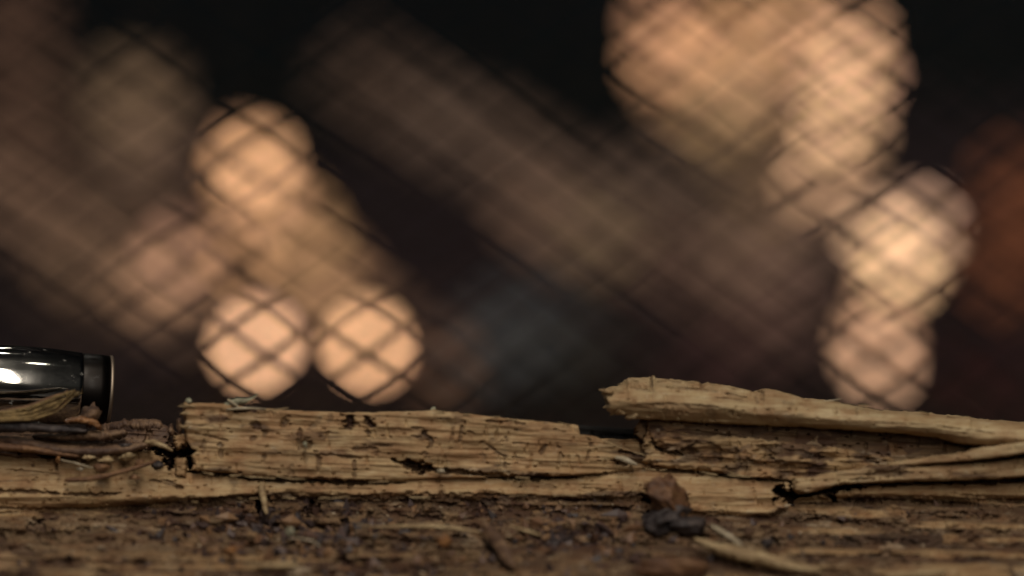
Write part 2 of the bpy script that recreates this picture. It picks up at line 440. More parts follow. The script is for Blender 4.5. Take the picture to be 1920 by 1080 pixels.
# --- body: front relief, then round the underside and back
body_top = curve([(-140, 846), (250, 842), (330, 838), (400, 850), (1000, 856), (1085, 826), (1200, 822), (1700, 850), (2060, 846)])
base_s = curve([(780, -3), (838, -1.0), (846, 0.0), (885, 1.6), (907, 3.0), (932, 4.2), (950, 3.6), (975, 6), (1010, 9.5), (1080, 18), (1110, 22), (1180, 30)])
us = np.linspace(-420, 2340, 1880)
nv = 250
t = np.linspace(0, 1, nv)[:, None]
Ub = np.broadcast_to(us, (nv, us.size)).copy()
top = body_top(us) + (fbm(us / 30, us * 0, 4) - 0.5) * 10
Vb = top * (1 - t) + 1150 * t
# brown rot zone mask
rot_edge = curve([(-140, 955), (60, 966), (240, 950), (330, 936), (500, 930), (800, 928), (1000, 926), (1120, 920), (1230, 925),
                  (1290, 960), (1440, 965), (1470, 945), (1600, 925), (1800, 930), (2060, 925)])(Ub)
nz = (fbm(Ub / 60, Vb / 14, 4) - 0.5) * 30
rot = sstep(-12, 14, Vb - rot_edge + nz)
strk = fbm(Ub / 260 + 3, (Vb - 0.02 * Ub) / 13 + 2, 4)
soft = sstep(0.48, 0.62, strk)                  # streaks of firmer, paler wood inside the rot
right = sstep(1400, 1560, Ub)
low = sstep(1020, 1060, Vb)
firm = np.clip(soft * (0.45 + 0.5 * low) + right * 0.45 * sstep(0.40, 0.6, strk), 0, 0.85)
rotc = rot * (1 - firm * 0.62)
left_rot = sstep(330, 240, Ub) * sstep(852, 846, Vb)
rotc = np.maximum(rotc, left_rot * 0.8)
dep, st = stamp(Ub, Vb, MARKS)
crum = rot * (1 - 0.6 * firm)
S = base_s(Vb) + fibre_relief(Ub, Vb, 0.0) * (1 - 0.45 * crum) + crumb_relief(Ub, Vb) * crum * 0.75
# streaks in the rot are firmer ridges
S += (strk - 0.5) * 3.0 * rot
# ledge: the strip under the slab stands proud of the rot right under it
led = curve([(0, 957), (330, 937), (500, 932), (1000, 929), (1200, 925), (1300, 958), (1450, 962), (1500, 930), (2060, 930)])(Ub)
S -= np.exp(-((Vb - led - 9) / 8.0) ** 2) * 1.6
dark_chunks = (fbm(Ub / 50 + 8, Vb / 22 + 3, 3))
blot = sstep(0.56, 0.70, dark_chunks) * rot * sstep(1700, 1100, Ub) * 0.55
st = np.maximum(st, blot)
S -= dep + blot * 1.5
clump = np.exp(-((Ub - 545) / 170) ** 2 - ((Vb - 1005) / 48) ** 2) + 0.6 * np.exp(-((Ub - 1080) / 120) ** 2 - ((Vb - 1000) / 35) ** 2)
S += (fbm(Ub / 34 + 2, Vb / 20, 4) - 0.5) * 7.0 * clump
y = -S / 1000
P = at_np(Ub, Vb, y)
# the rest of the log's round section, swept behind
ang = np.linspace(math.atan2(P[-1, :, 2].mean() - 0.1, P[-1, :, 1].mean() - 0.035), -1.5 * math.pi - 0.62, 40)[1:]
rad = 0.100
Px = np.broadcast_to(P[-1, :, 0], (39, us.size))
rr = rad * (1 + (fbm(Px * 60, ang[:, None] * 6 + 0 * Px, 4) - 0.5) * 0.08)
Py = 0.035 + rr * np.cos(ang)[:, None]; Pz = 0.1 + rr * np.sin(ang)[:, None]
blend = np.clip(np.arange(1, 40) / 5.0, 0, 1)[:, None]
Py = (P[-1, :, 1]) * (1 - blend) + Py * blend; Pz = np.maximum(P[-1, :, 2] * (1 - blend) + Pz * blend, 0.0005)
back = np.stack([Px, Py, Pz], -1)
PP = np.concatenate([P, back], 0)
R2 = np.concatenate([rotc, np.full((39, us.size), 0.8)], 0); S2 = np.concatenate([st, np.full((39, us.size), 0.25)], 0)
grid_obj("log_body", PP, M['wood'], log, {"rot": R2, "stain_shade": S2}, wrap=True, cap=True)


def slab(name, u0, u1, top_pts, bot_pts, s_fn, back_mm, step=1.5, mat=None, rot_fn=None, top_noise=3, bot_noise=3,
         left_rag=0, slope_back=1.6, slope=0.05, right_rag=0, relief=1.0, round_px=5, marks=MARKS, drop_back=None):
    """a layer of the log: ragged front relief, top and underside running back, closed at both ends"""
    n = int((u1 - u0) / step) + 1
    us = np.linspace(u0, u1, n)
    vt = curve(top_pts)(us) + (fbm(us / 14 + u0, us * 0 + 2, 4) - 0.5) * top_noise * 2
    vb = curve(bot_pts)(us) + (fbm(us / 16 + u0, us * 0 + 7, 4) - 0.5) * bot_noise * 2
    nv = max(8, int(np.max(vb - vt) / step) + 1)
    t = np.linspace(0, 1, nv)[:, None]
    U = np.broadcast_to(us, (nv, n)).copy(); V = vt * (1 - t) + vb * t
    q = (us - u0) / (u1 - u0)
    if left_rag:
        rg = (fbm(t * 9 + u0, t * 0 + 1, 4) - 0.45) * left_rag
        U += rg * np.clip(1 - (us - u0) / 60, 0, 1)
    if right_rag:
        rg = (fbm(t * 7 + u1, t * 0 + 4, 3) - 0.5) * right_rag
        U += rg * np.clip(1 - (u1 - us) / 60, 0, 1)
    dep, st = stamp(U, V, marks)
    S = s_fn(U, V) + fibre_relief(U, V, slope) * relief
    e1 = np.clip((V - vt) / round_px, 0, 1); e2 = np.clip((vb - V) / round_px, 0, 1)
    e3 = np.clip((us - u0) / (round_px * 1.2), 0, 1) * np.ones_like(U); e4 = np.clip((u1 - us) / (round_px * 1.2), 0, 1)
    for e in (e1, e2, e3, e4): S -= (1 - np.sqrt(1 - (1 - e) ** 2)) * 0.9
    S -= dep
    rot = rot_fn(U, V) if rot_fn else np.zeros_like(U)
    P = at_np(U, V, -S / 1000)
    nb = 8
    bot = []; tp = []
    for i in range(1, nb + 1):
        f = i / nb
        a = P[-1].copy(); a[:, 1] = P[-1, :, 1] * (1 - f) + f * back_mm / 1000
        a[:, 2] += (fbm(us / 10, us * 0 + i * 3.1, 3) - 0.5) * 0.0006 + 0.0004 * f
        bot.append(a)
        b = P[0].copy(); b[:, 1] = P[0, :, 1] * (1 - f) + f * back_mm / 1000
        b[:, 2] += (fbm(us / 10 + 50, us * 0 + i * 2.3, 3) - 0.5) * 0.0007 - slope_back / 1000 * f
        tp.append(b)
    Pf = np.concatenate([P, np.array(bot), np.array(tp[::-1])], 0)
    k = Pf.shape[0] - nv
    A = {"rot": np.concatenate([rot, np.repeat(rot[-1:], nb, 0), np.repeat(rot[:1], nb, 0)], 0),
         "stain_shade": np.concatenate([st, np.full((nb, n), 0.5), np.full((nb, n), 0.0)], 0)}  # underside darkened evenly, top left plain
    return grid_obj(name, Pf, mat or M['wood'], log, A, wrap=True, cap=True)


def chunk(name, u, v, yy, ru, rv, ry, mat, label=None, cat=None, group=None, parent=None, seed=1, rough=0.35, sub=3, rotd=0):
    """an angular lump of wood"""
    bm = bmesh.new(); bmesh.ops.create_icosphere(bm, subdivisions=sub, radius=1)
    r_ = random.Random(seed)
    planes = [(Vector((r_.uniform(-1, 1), r_.uniform(-1, 1), r_.uniform(-1, 1))).normalized(), r_.uniform(0.5, 0.85)) for _ in range(9)]
    ca, sa = math.cos(R(rotd)), math.sin(R(rotd))
    V = []
    for q in bm.verts:
        p = q.co.copy()
        for nrm, d in planes:
            k = p.dot(nrm) - d
            if k > 0: p -= nrm * k
        p *= 1 + (mnoise.noise(p * 2.3 + Vector((seed, 0, 0)))) * rough + mnoise.noise(p * 6 + Vector((0, seed, 0))) * rough * 0.35
        a, b = p.x * ru, -p.z * rv
        V.append(at(u + a * ca - b * sa, v + a * sa + b * ca, -(yy - p.y * ry) / 1000)[:])
    F = [[w_.index for w_ in f.verts] for f in bm.faces]; bm.free()
    o = mesh_obj(name, V, F, mat, parent, smooth=False)
    o.data.polygons.foreach_set("use_smooth", [True] * len(F))
    if label: tag(o, label, cat, group)
    return o


# --- piece behind the gap; the hollow's shade is put into its near-black colour
slab("shade_core", 1070, 1240, [(1070, 796), (1100, 798), (1160, 802), (1240, 806)], [(1070, 862), (1240, 862)],
     lambda U, V: -17 + 0 * U, 26, mat=M['gap_shade'], rot_fn=lambda U, V: np.ones_like(U), marks=[([(1060, 800), (1250, 860)], 120, 0, 0.97)], top_noise=1)

# --- middle slab (the pale block)
def s_mid(U, V):
    lay = sstep(860, 866, V + 0.04 * (560 - U))         # a slightly deeper lower layer
    return 3.4 + 0.35 * lay + (fbm(U / 90, V / 40, 2) - 0.5) * 1.2 - sstep(1040, 1200, U) * 1.5

def rot_mid(U, V):
    return 0.16 + 0.42 * sstep(0.56, 0.72, fbm(U / 70 + 2, V / 16, 4)) + 0.35 * sstep(1080, 1200, U) * fbm(U / 20, V / 10, 2)

slab("middle_slab", 345, 1212,
     [(345, 757), (348, 752), (356, 755), (440, 757), (470, 764), (560, 770), (640, 773), (700, 773), (808, 769), (812, 766), (820, 770), (880, 776), (960, 785), (1080, 796), (1084, 797), (1088, 815),
      (1112, 817), (1150, 831), (1180, 843), (1212, 853)],
     [(345, 842), (350, 846), (362, 882), (400, 886), (470, 893), (560, 898), (660, 902), (760, 901), (850, 897), (1000, 894), (1080, 892), (1212, 880)],
     s_mid, 7, rot_fn=rot_mid, top_noise=1.6, bot_noise=1.2, left_rag=10, slope_back=1.3)
# the small stub left of it, below the dark notch
slab("end_stub", 326, 349, [(326, 818), (349, 812)], [(326, 844), (349, 842)], lambda U, V: 2.6 + 0 * U, 6, left_rag=14, right_rag=6,
     rot_fn=lambda U, V: 0.2 + 0 * U, top_noise=2.5)
slab("end_stub", 328, 350, [(328, 860), (350, 858)], [(328, 892), (350, 896)], lambda U, V: 2.9 + 0 * U, 6, left_rag=6, right_rag=5,
     rot_fn=lambda U, V: 0.15 + 0 * U, top_noise=2, marks=[])

# --- brown recess and under layer on the right
slab("shadowed_layer", 1212, 2320, [(1212, 782), (1500, 795), (1800, 820), (2060, 826)], [(1212, 815), (1440, 832), (1640, 858), (1700, 875), (2060, 872)],
     lambda U, V: 1.3 + 1.6 * sstep(785, 850, V - 0.055 * (U - 1212)), 20, rot_fn=lambda U, V: 0.78 + 0.3 * (fbm(U / 40, V / 10, 3) - 0.5), relief=1.6)
def s_under(U, V):
    c, c2, val = worley(U / 60 + fbm(U / 30, V / 12, 3) * 0.8, V / 15 + fbm(U / 20, V / 10, 3))
    return 2.8 + (val - 0.5) * 1.1 + (fbm(U / 50, V / 9, 4) - 0.5) * 1.4 + sstep(1205, 1500, U) * 0.8
slab("under_layer", 1206, 1680, [(1206, 808), (1225, 804), (1250, 808), (1310, 814), (1400, 820), (1500, 830), (1560, 838), (1640, 852), (1680, 862)],
     [(1206, 872), (1300, 882), (1400, 893), (1500, 902), (1600, 896), (1680, 874)], s_under, 10,
     rot_fn=lambda U, V: 0.40 + 1.5 * (fbm(U / 34, V / 12, 3) - 0.47), left_rag=22, top_noise=4, relief=1.5)
slab("broken_lump", 1190, 1232, [(1190, 800), (1200, 786), (1232, 790)], [(1190, 818), (1205, 826), (1232, 824)], lambda U, V: 0.5 + 0 * U, 8,
     rot_fn=lambda U, V: 0.7 + 0 * U, left_rag=14, top_noise=4, bot_noise=5)

# --- overhanging slab, top right
def s_over(U, V):
    tp = curve(OT)(U); bt = curve(OB)(U)
    h = np.clip((V - tp) / (bt - tp + 1e-6), 0, 1)
    return 2.2 + 3.2 * np.sin(np.clip(h, 0, 1) * 2.75) ** 1.0 + (fbm(U / 110, V / 22, 3) - 0.5) * 1.4 + 1.2 * sstep(1500, 1900, U)
OT = [(1136, 737), (1140, 732), (1150, 727), (1170, 722), (1175, 720), (1178, 712), (1186, 709), (1217, 708), (1221, 716), (1224, 704), (1227, 703), (1230, 710), (1310, 716), (1318, 720), (1328, 718), (1370, 724), (1424, 736),
      (1430, 739), (1434, 730), (1450, 730), (1478, 737), (1506, 747), (1560, 752), (1600, 760), (1650, 770), (1700, 772), (1800, 782), (1818, 781), (1822, 785), (1920, 793), (2060, 806)]
OB = [(1136, 740), (1142, 772), (1150, 776), (1168, 777), (1185, 786), (1200, 786), (1300, 791), (1400, 797), (1500, 800), (1600, 807), (1700, 814), (1760, 821), (1800, 832), (1850, 838), (2060, 836)]
slab("overhanging_slab", 1136, 2330, OT, OB, s_over, 12, mat=M['grey_wood'], rot_fn=lambda U, V: 0.10 + 0.3 * sstep(0.6, 0.75, fbm(U / 60, V / 12, 3)),
     top_noise=1.6, bot_noise=2.0, left_rag=34, slope_back=0.6, slope=0.075, relief=0.9)

for k_, (u, v, a, b) in enumerate(((1141, 736, 11, 6), (1146, 766, 8, 11), (1163, 772, 14, 7), (1186, 780, 15, 8))):
    chunk("broken_lump", u, v, 3.6, a, b, 1.5, M['grey_wood'], parent=log, seed=100 + k_, rough=0.3)

# --- long blades of wood peeling off on the right
slab("peeling_blade", 1664, 2300, [(1664, 869), (1700, 862), (1760, 855), (1800, 850), (1840, 839), (1920, 829), (2060, 815)],
     [(1664, 875), (1720, 873), (1780, 867), (1850, 861), (1920, 851), (2060, 840)], lambda U, V: 5.5 + 2.5 * sstep(1664, 1960, U), 3,
     mat=M['grey_wood'], rot_fn=lambda U, V: 0.12 + 0 * U, top_noise=1, bot_noise=1.2, slope=-0.12, slope_back=0.4, relief=0.7, round_px=4)
slab("lower_blade", 1486, 2310, [(1486, 898), (1540, 888), (1600, 880), (1664, 870), (1720, 874), (1790, 870), (1860, 864), (1920, 858), (2060, 850)],
     [(1486, 920), (1510, 926), (1540, 918), (1580, 908), (1620, 905), (1700, 903), (1800, 900), (1920, 895), (2060, 890)],
     lambda U, V: 5.6 + 0.8 * sstep(1486, 1960, U) - 1.2 * sstep(1690, 1720, U) * sstep(20, -5, V - curve([(1486, 898), (1664, 868), (1790, 868), (1920, 858), (2060, 850)])(U)),
     4, mat=M['grey_wood'], rot_fn=lambda U, V: 0.26 + 0.5 * sstep(0.5, 0.7, fbm(U / 80, V / 12, 3)), top_noise=1.5, bot_noise=2, slope=-0.06, left_rag=16,
     marks=[([(1622, 890), (1700, 884)], 5, 0.6, 0.4), ([(1600, 900), (1640, 898)], 4, 0.6, 0.4)])


slab("bark_layer", -410, 330, [(-140, 812), (60, 810), (150, 812), (190, 806), (215, 797), (250, 791), (295, 790), (312, 800), (330, 812)],
     [(-140, 856), (60, 858), (110, 862), (180, 850), (250, 846), (330, 840)], lambda U, V: -1.5 + 2.5 * sstep(800, 850, V), 14, mat=M['red'], top_noise=3, bot_noise=5, relief=2.4, right_rag=16)

# ------------------------------------------------------------------ loose pieces
rnd = random.Random(11)


def strip(name, pts, mat, label=None, cat=None, group=None, parent=None, thick=0.5, seed=1, flat=1.0, nseg=80, ring=12, jag=0.25):
    """a splinter, flake or stem along a path. pts: (u, v, y_mm_towards_camera, half width px)"""
    P_ = np.array(pts, float)
    L = np.concatenate([[0], np.cumsum(np.hypot(np.diff(P_[:, 0]), np.diff(P_[:, 1])))])
    s = np.linspace(0, L[-1], nseg)
    # smooth the path a little
    c = [np.interp(s, L, P_[:, i]) for i in range(4)]
    for i in range(3):
        k = np.array([1, 2, 3, 2, 1]) / 9.0
        cc = np.pad(c[i], 2, 'edge'); c2 = np.convolve(cc, k, 'valid'); c2[0] = c[i][0]; c2[-1] = c[i][-1]; c[i] = c2
    u, v, yy, hw = c
    du = np.gradient(u); dv = np.gradient(v); n = np.hypot(du, dv) + 1e-9; nx, ny = -dv / n, du / n
    th = np.linspace(0, 2 * math.pi, ring, endpoint=False)
    rows = []
    for a in th:
        rr = 1 + (fbm(s / 9 + seed * 13.7, np.full_like(s, a * 1.3 + seed), 4) - 0.5) * 2 * jag + (fbm(s / 3 + seed * 3.7, np.full_like(s, a * 2.6 + seed), 3) - 0.5) * 1.1 * jag
        endj = np.clip(np.minimum(s, L[-1] - s) / (hw + 1e-3), 0.12, 1) ** 0.5
        w = hw * rr * endj
        uu = u + nx * np.cos(a) * w; vv = v + ny * np.cos(a) * w
        rows.append(at_np(uu, vv, -(yy + np.sin(a) * thick * rr * endj) / 1000))
    P = np.array(rows)
    o = grid_obj(name, P, mat, parent, {}, wrap=True, cap=True)
    if label: tag(o, label, cat, group)
    return o


# bark and splinters at the left end
strip("bark_flake", [(-60, 822, 0, 9), (0, 826, 1, 10), (60, 835, 2, 11), (110, 845, 2.5, 10), (180, 848, 2.5, 10), (240, 842, 2, 9), (285, 831, 1.5, 4)],
      M['red'], "long dark red bark flake sagging under the metal tube", "bark flake", "bark flakes on the left end of the log", thick=1.2, seed=3)
strip("bark_flake", [(-60, 838, 3, 6), (0, 837, 3, 7), (60, 842, 3, 7), (105, 850, 3, 5), (150, 856, 3, 3)],
      M['brown'], "brown flat bark strip running from the picture's left edge below the red flake", "bark flake", "bark flakes on the left end of the log", thick=0.8, seed=4)
strip("bark_flake", [(186, 806, -3, 9), (215, 800, -3, 10), (250, 797, -3, 12), (290, 796, -3, 11), (308, 804, -3, 6)],
      M['red'], "knobbly red brown bark piece standing between the tube and the pale slab", "bark flake", "bark flakes on the left end of the log", thick=2.0, seed=5, jag=0.4)
strip("bark_flake", [(60, 818, 0.5, 4), (110, 820, 1.0, 6), (160, 818, 1.5, 9), (200, 816, 1.5, 10), (240, 812, 1.0, 6)],
      M['red'], "ragged rust red bark sliver just below the tube's rim", "bark flake", "bark flakes on the left end of the log", thick=1.0, seed=6, jag=0.5)
chunk("bark_lump", 170, 780, 1.6, 22, 22, 1.6, M['red'], "rounded red and orange bark lump leaning on the tube's front", "bark lump", seed=8, rough=0.5)
strip("bark_flake", [(120, 790, 3, 4), (150, 786, 3, 6), (178, 793, 3, 6), (190, 806, 2.5, 5)],
      M['orange'], "small orange brown flake in front of the bark lump", "bark flake", "bark flakes on the left end of the log", thick=0.6, seed=9, jag=0.5)
strip("bark_flake", [(-50, 798, 3.2, 10), (0, 799, 3.2, 11), (60, 801, 3.2, 10), (120, 806, 3.0, 7), (165, 808, 2.6, 3)],
      M['dark'], "black shaded bark strip along the foot of the tube", "bark flake", "bark flakes on the left end of the log", thick=1.0, seed=10)
# fibres added before the tube as its reflection of the wood
fan = empty("reflection_fan", at(0, 785, -0.003))
tag(fan, "fan of yellow wood fibres curving up across the metal tube", "added reflection")
FAN = []
for q in range(11):
    t_ = q / 10; w_ = 2.2 + 1.6 * rnd.random()
    FAN.append([(-70, 772 + 18 * t_, 3.0 + t_, w_), (0, 772 + 17 * t_, 3.0 + t_, w_ + 0.6), (50 + 10 * t_, 764 + 25 * t_ * (1 - 0.1 * t_), 2.9 + t_, w_ + 0.6),
                (100 + 6 * t_, 743 + 30 * t_, 2.7 + t_, w_ * 0.9), (140 + rnd.uniform(-14, 16), 729 + 8 * t_ + rnd.uniform(-3, 3), 2.4 + 0.6 * t_, 1.0)])
for i, f in enumerate(FAN):
    strip("splinter", f, M['yellow'] if i % 3 else M['brown'], parent=fan, thick=0.35 + 0.5 * (i % 3 != 0), seed=20 + i, jag=0.35)

# debris left of the middle slab
strip("twig", [(120, 902, 4.6, 2), (126, 900, 4.8, 4.5), (160, 899, 5, 5), (200, 892, 5, 5), (245, 880, 4.6, 4), (280, 869, 4, 3.5), (296, 862, 3.5, 2)],
      M['brown'], "thin curved red brown twig on the pale wood below the debris", "twig", thick=0.4, seed=30, jag=0.15)
DEB = [
    (200, 862, 3.2, 17, 7, 0.8, 'pale', "pale blocky chip left of the dark notch, above the twig"),
    (168, 857, 3.0, 13, 8, 0.8, 'pale', "cream coloured chip at the top of the debris pocket"),
    (240, 856, 3.2, 18, 9, 1.0, 'pale', "pale chip between the bark flakes and the twig"),
    (190, 877, 4.2, 16, 10, 1.0, 'brown', "dull brown chip resting against the upper side of the twig"),
    (108, 861, 3.8, 5, 9, 0.8, 'orange', "small upright pinkish chip left of the debris pocket"),
    (150, 880, 3.6, 8, 4, 0.6, 'whitish', "tiny pale crumb cluster above the twig's left end"),
    (262, 868, 3.8, 10, 7, 0.8, 'brown', "brown chip beneath the twig's upper right end"),
    (252, 895, 4.4, 12, 6, 0.6, 'brown', "flat brown chip lying just below the twig"),
    (320, 806, 0.5, 8, 14, 1.2, 'red', "dark red crumb wedged against the slab's left end"),
    (336, 800, 1.0, 7, 16, 1.0, 'red', "upright red bark edge stuck on the slab's left end"),
    (297, 872, 1.0, 13, 8, 1.0, 'dark', "charcoal lump inside the dark notch"),
    (235, 835, 2.0, 16, 6, 1.0, 'dark', "dark crumb hollowed between two bark flakes"),
]
for i, (u, v, yy, a, b, c, m, lab) in enumerate(DEB):
    chunk("wood_chip", u, v, yy, a, b, c, M[m], lab, "wood chip", "loose chips beside the middle slab", seed=40 + i, rough=0.45)
strip("splinter", [(270, 828, 2.2, 2.5), (290, 830, 3, 6), (310, 838, 3.2, 4), (325, 846, 3, 2)], M['pale'],
      "short pale splinter bridging the dark notch", "splinter", thick=0.4, seed=55)
strip("splinter", [(112, 862, 4.2, 1.2), (140, 868, 4.4, 1.8), (175, 878, 4.4, 1.2)], M['whitish'],
      "hair thin pale splinter in the debris pocket", "splinter", thick=0.15, seed=56)

# curled shaving on top of the middle slab
sh = empty("wood_shaving", at(450, 765, -0.002))
tag(sh, "curled grey wood shaving with a raised tip on top of the pale slab", "shaving")
strip("curl", [(416, 763, 2.6, 3), (430, 757, 2.8, 6), (445, 752, 2.8, 6.5), (460, 752, 2.6, 5), (470, 749, 2.4, 3), (484, 740, 2.2, 1.2)], M['grey'], parent=sh, thick=0.4, seed=60, jag=0.35)
strip("curl", [(426, 748, 3.2, 2), (436, 756, 3.4, 3), (448, 764, 3.4, 2)], M['whitish'], parent=sh, thick=0.3, seed=61)
strip("curl", [(424, 768, 3.6, 2), (450, 766, 3.8, 3), (478, 766, 3.6, 2.2), (500, 767, 3.4, 1)], M['whitish'], parent=sh, thick=0.3, seed=62)
chunk("wood_crumb", 812, 768, 2.5, 6, 6, 0.6, M['grey'], "tiny pale crumb on the crest of the middle slab", "crumb", seed=63)
chunk("wood_crumb", 353, 752, 3, 7, 6, 0.6, M['grey'], "tiny frayed tuft at the upper left corner of the middle slab", "crumb", seed=64)
strip("splinter", [(1152, 858, 3.6, 3), (1168, 860, 3.8, 6), (1185, 868, 3.6, 5), (1196, 872, 3.4, 2)], M['whitish'],
      "white flake at the right foot of the middle slab beside the dark gap", "splinter", thick=0.4, seed=65)
chunk("wood_chip", 573, 834, 4.4, 6, 7, 0.7, M['grey'], "grey grain stuck in a check of the middle slab's face", "wood chip", seed=66)
chunk("wood_chip", 826, 884, 5.2, 9, 7, 0.7, M['whitish'], "whitish chip closing the long crack under the middle slab", "wood chip", seed=67)
strip("plant_fibre", [(1544, 752, 2, 0.8), (1560, 751, 2, 1.2), (1578, 747, 2, 0.7)], M['whitish'], "single hair of fibre on the crest of the overhanging slab", "fibre", thick=0.1, seed=68)
strip("splinter", [(489, 905, 5.4, 6), (492, 925, 6.2, 6.5), (496, 945, 7, 6), (500, 966, 7.4, 3)], M['pale'],
      "short pale splinter hanging down from the strip under the middle slab", "splinter", thick=0.5, seed=69)

# loose fibres still attached to the torn edges of the slabs
EDGE = [([(345, 760), (480, 766), (640, 773), (808, 769), (960, 785), (1084, 797)], 3.6, 8), ([(1140, 732), (1178, 712), (1310, 716), (1424, 736), (1560, 752), (1800, 782), (1920, 793)], 3.6, 12),
        ([(350, 884), (470, 893), (660, 902), (900, 897), (1080, 893)], 4.6, 9), ([(1210, 789), (1400, 797), (1600, 807), (1800, 832)], 5.0, 0),
        ([(1210, 878), (1400, 893), (1490, 902)], 4.2, 6), ([(0, 955), (250, 955), (420, 934), (900, 930), (1200, 925)], 5.6, 12), ([(1090, 815), (1200, 850)], 2.6, 4)]
for pts_, yy_, n_ in EDGE:
    c_ = curve(pts_)
    for k_ in range(n_):
        u_ = rnd.uniform(pts_[0][0], pts_[-1][0]); L_ = rnd.uniform(10, 42); v_ = float(c_(u_)); sl = (float(c_(u_ + 5)) - float(c_(u_ - 5))) / 10
        up = rnd.uniform(-0.12, 0.10); d_ = rnd.choice((-1, 1))
        strip("fibre", [(u_, v_ + 2, yy_, 1.6), (u_ + d_ * L_ * 0.5, v_ + 1 + d_ * L_ * 0.5 * sl + up * L_ * 0.3, yy_ + 0.2, 1.4),
                        (u_ + d_ * L_, v_ + d_ * L_ * sl + up * L_ , yy_ + 0.5, 0.6)], M['pale'], parent=log, thick=0.09, seed=200 + k_, nseg=12, ring=6, jag=0.3)
for k_, (u_, v_, a_, b_) in enumerate(((1138, 733, -16, -2), (1146, 744, -14, 3), (1142, 760, -12, 5), (1152, 774, -9, 5), (346, 775, -9, 2), (344, 800, -10, -3))):
    strip("fibre", [(u_ + 12, v_, 3.4, 4.5), (u_, v_, 3.5, 4), (u_ + a_, v_ + b_, 3.2, 1.2)], M['pale'], parent=log, thick=0.35, seed=240 + k_, nseg=14, ring=8, jag=0.5)

# pieces on the rot in front
strip("dry_stem", [(668, 984, 11.6, 1.5), (700, 988, 11.8, 3), (760, 987, 11.8, 3.6), (800, 986, 11.8, 5), (850, 990, 12, 4.5), (905, 999, 12.4, 2)], M['pale'],
      "pale dry grass stem lying across the brown rot", "grass stem", thick=0.35, seed=70, jag=0.2)
strip("plant_fibre", [(541, 1010, 14, 1.5), (560, 1009, 14.2, 2), (585, 1014, 14.4, 2), (603, 1026, 14.6, 1.2)], M['whitish'],
      "thin bowed whitish fibre in the dark crumbs", "fibre", thick=0.2, seed=71, jag=0.15)
chunk("bark_flake", 835, 1012, 14.5, 15, 15, 0.8, M['orange'], "bright orange triangular flake under the dry stem", "bark flake", seed=72, rough=0.3)
strip("bark_flake", [(903, 975, 10.5, 3), (918, 995, 12.5, 10), (940, 1025, 15.5, 14), (958, 1055, 18, 10), (966, 1065, 18.6, 4)], M['red'],
      "pointed red brown bark flake leaning below the right end of the dry stem", "bark flake", thick=0.6, seed=73, jag=0.25)
chunk("knot_chunk", 1243, 930, 7.6, 50, 40, 3.2, M['brown'], "rough brown knot chunk sitting under the gap between the slabs", "wood chunk", seed=7, rough=0.4, rotd=35, sub=4)
chunk("shaded_chunk", 1242, 972, 7.0, 62, 34, 3.2, M['dark'], "dark grey lump right below the brown knot chunk, painting its shaded part", "wood chunk", seed=12, rough=0.5, sub=4)  # dark grey colour stands for the knot chunk's shaded lower part
strip("splinter", [(1331, 984, 12.5, 3), (1345, 993, 13, 6), (1370, 1008, 14, 6), (1392, 1025, 15, 5)], M['whitish'],
      "bright pale splinter pointing down right beside the dark lump", "splinter", thick=0.7, seed=76, jag=0.12)
strip("splinter", [(1300, 1010, 14, 4), (1350, 1030, 15.5, 12), (1420, 1045, 17, 14), (1480, 1062, 18, 10), (1540, 1072, 18.8, 4)], M['pale'],
      "broad tan sliver above the black crack at the bottom edge", "splinter", thick=1.0, seed=77, jag=0.3)
chunk("wood_chip", 1405, 1030, 15.6, 12, 5, 0.8, M['whitish'], "small pale chip at the lower end of the bright splinter", "wood chip", seed=78, rotd=25)
chunk("wood_chip", 1405, 1002, 13.8, 12, 15, 1.2, M['red'], "reddish chip to the right of the bright splinter", "wood chip", seed=79)
strip("splinter", [(1660, 1080, 20, 4), (1720, 1076, 20, 7), (1775, 1072, 20, 6)], M['pale'], "flat pale splinter at the bottom edge right of the black crack", "splinter", thick=0.6, seed=80)
chunk("wood_chip", 1290, 985, 9.4, 36, 20, 1.6, M['dark'], "small dark chip between the dark lump and the bright splinter", "wood chip", seed=81)
chunk("pebble", 545, 996, 13.2, 12, 9, 1.2, M['grey'], "small grey green pebble among the dark crumbs", "pebble", seed=82)
chunk("pebble", 1440, 1020, 15.0, 14, 12, 1.4, M['dark'], "dark blue grey pebble right of the reddish chip", "pebble", seed=83)
chunk("wood_chip", 520, 1062, 19.5, 60, 9, 1.4, M['pale'], "long blurred pale chip at the bottom edge under the dark crumbs", "wood chip", seed=84)
chunk("wood_chip", 1255, 1066, 18.5, 75, 26, 2.5, M['brown'], "broad brown lump at the bottom edge below the dark lump", "wood chip", seed=85, sub=4)
chunk("wood_chip", 430, 1032, 15.5, 13, 10, 1.2, M['orange'], "pinkish orange chip at the left of the dark crumbs", "wood chip", seed=86)
strip("splinter", [(955, 985, 11.5, 2), (985, 995, 12.2, 4), (1015, 1004, 12.8, 2)], M['pale'], "short tan splinter right of the leaning bark flake", "splinter", thick=0.4, seed=87)


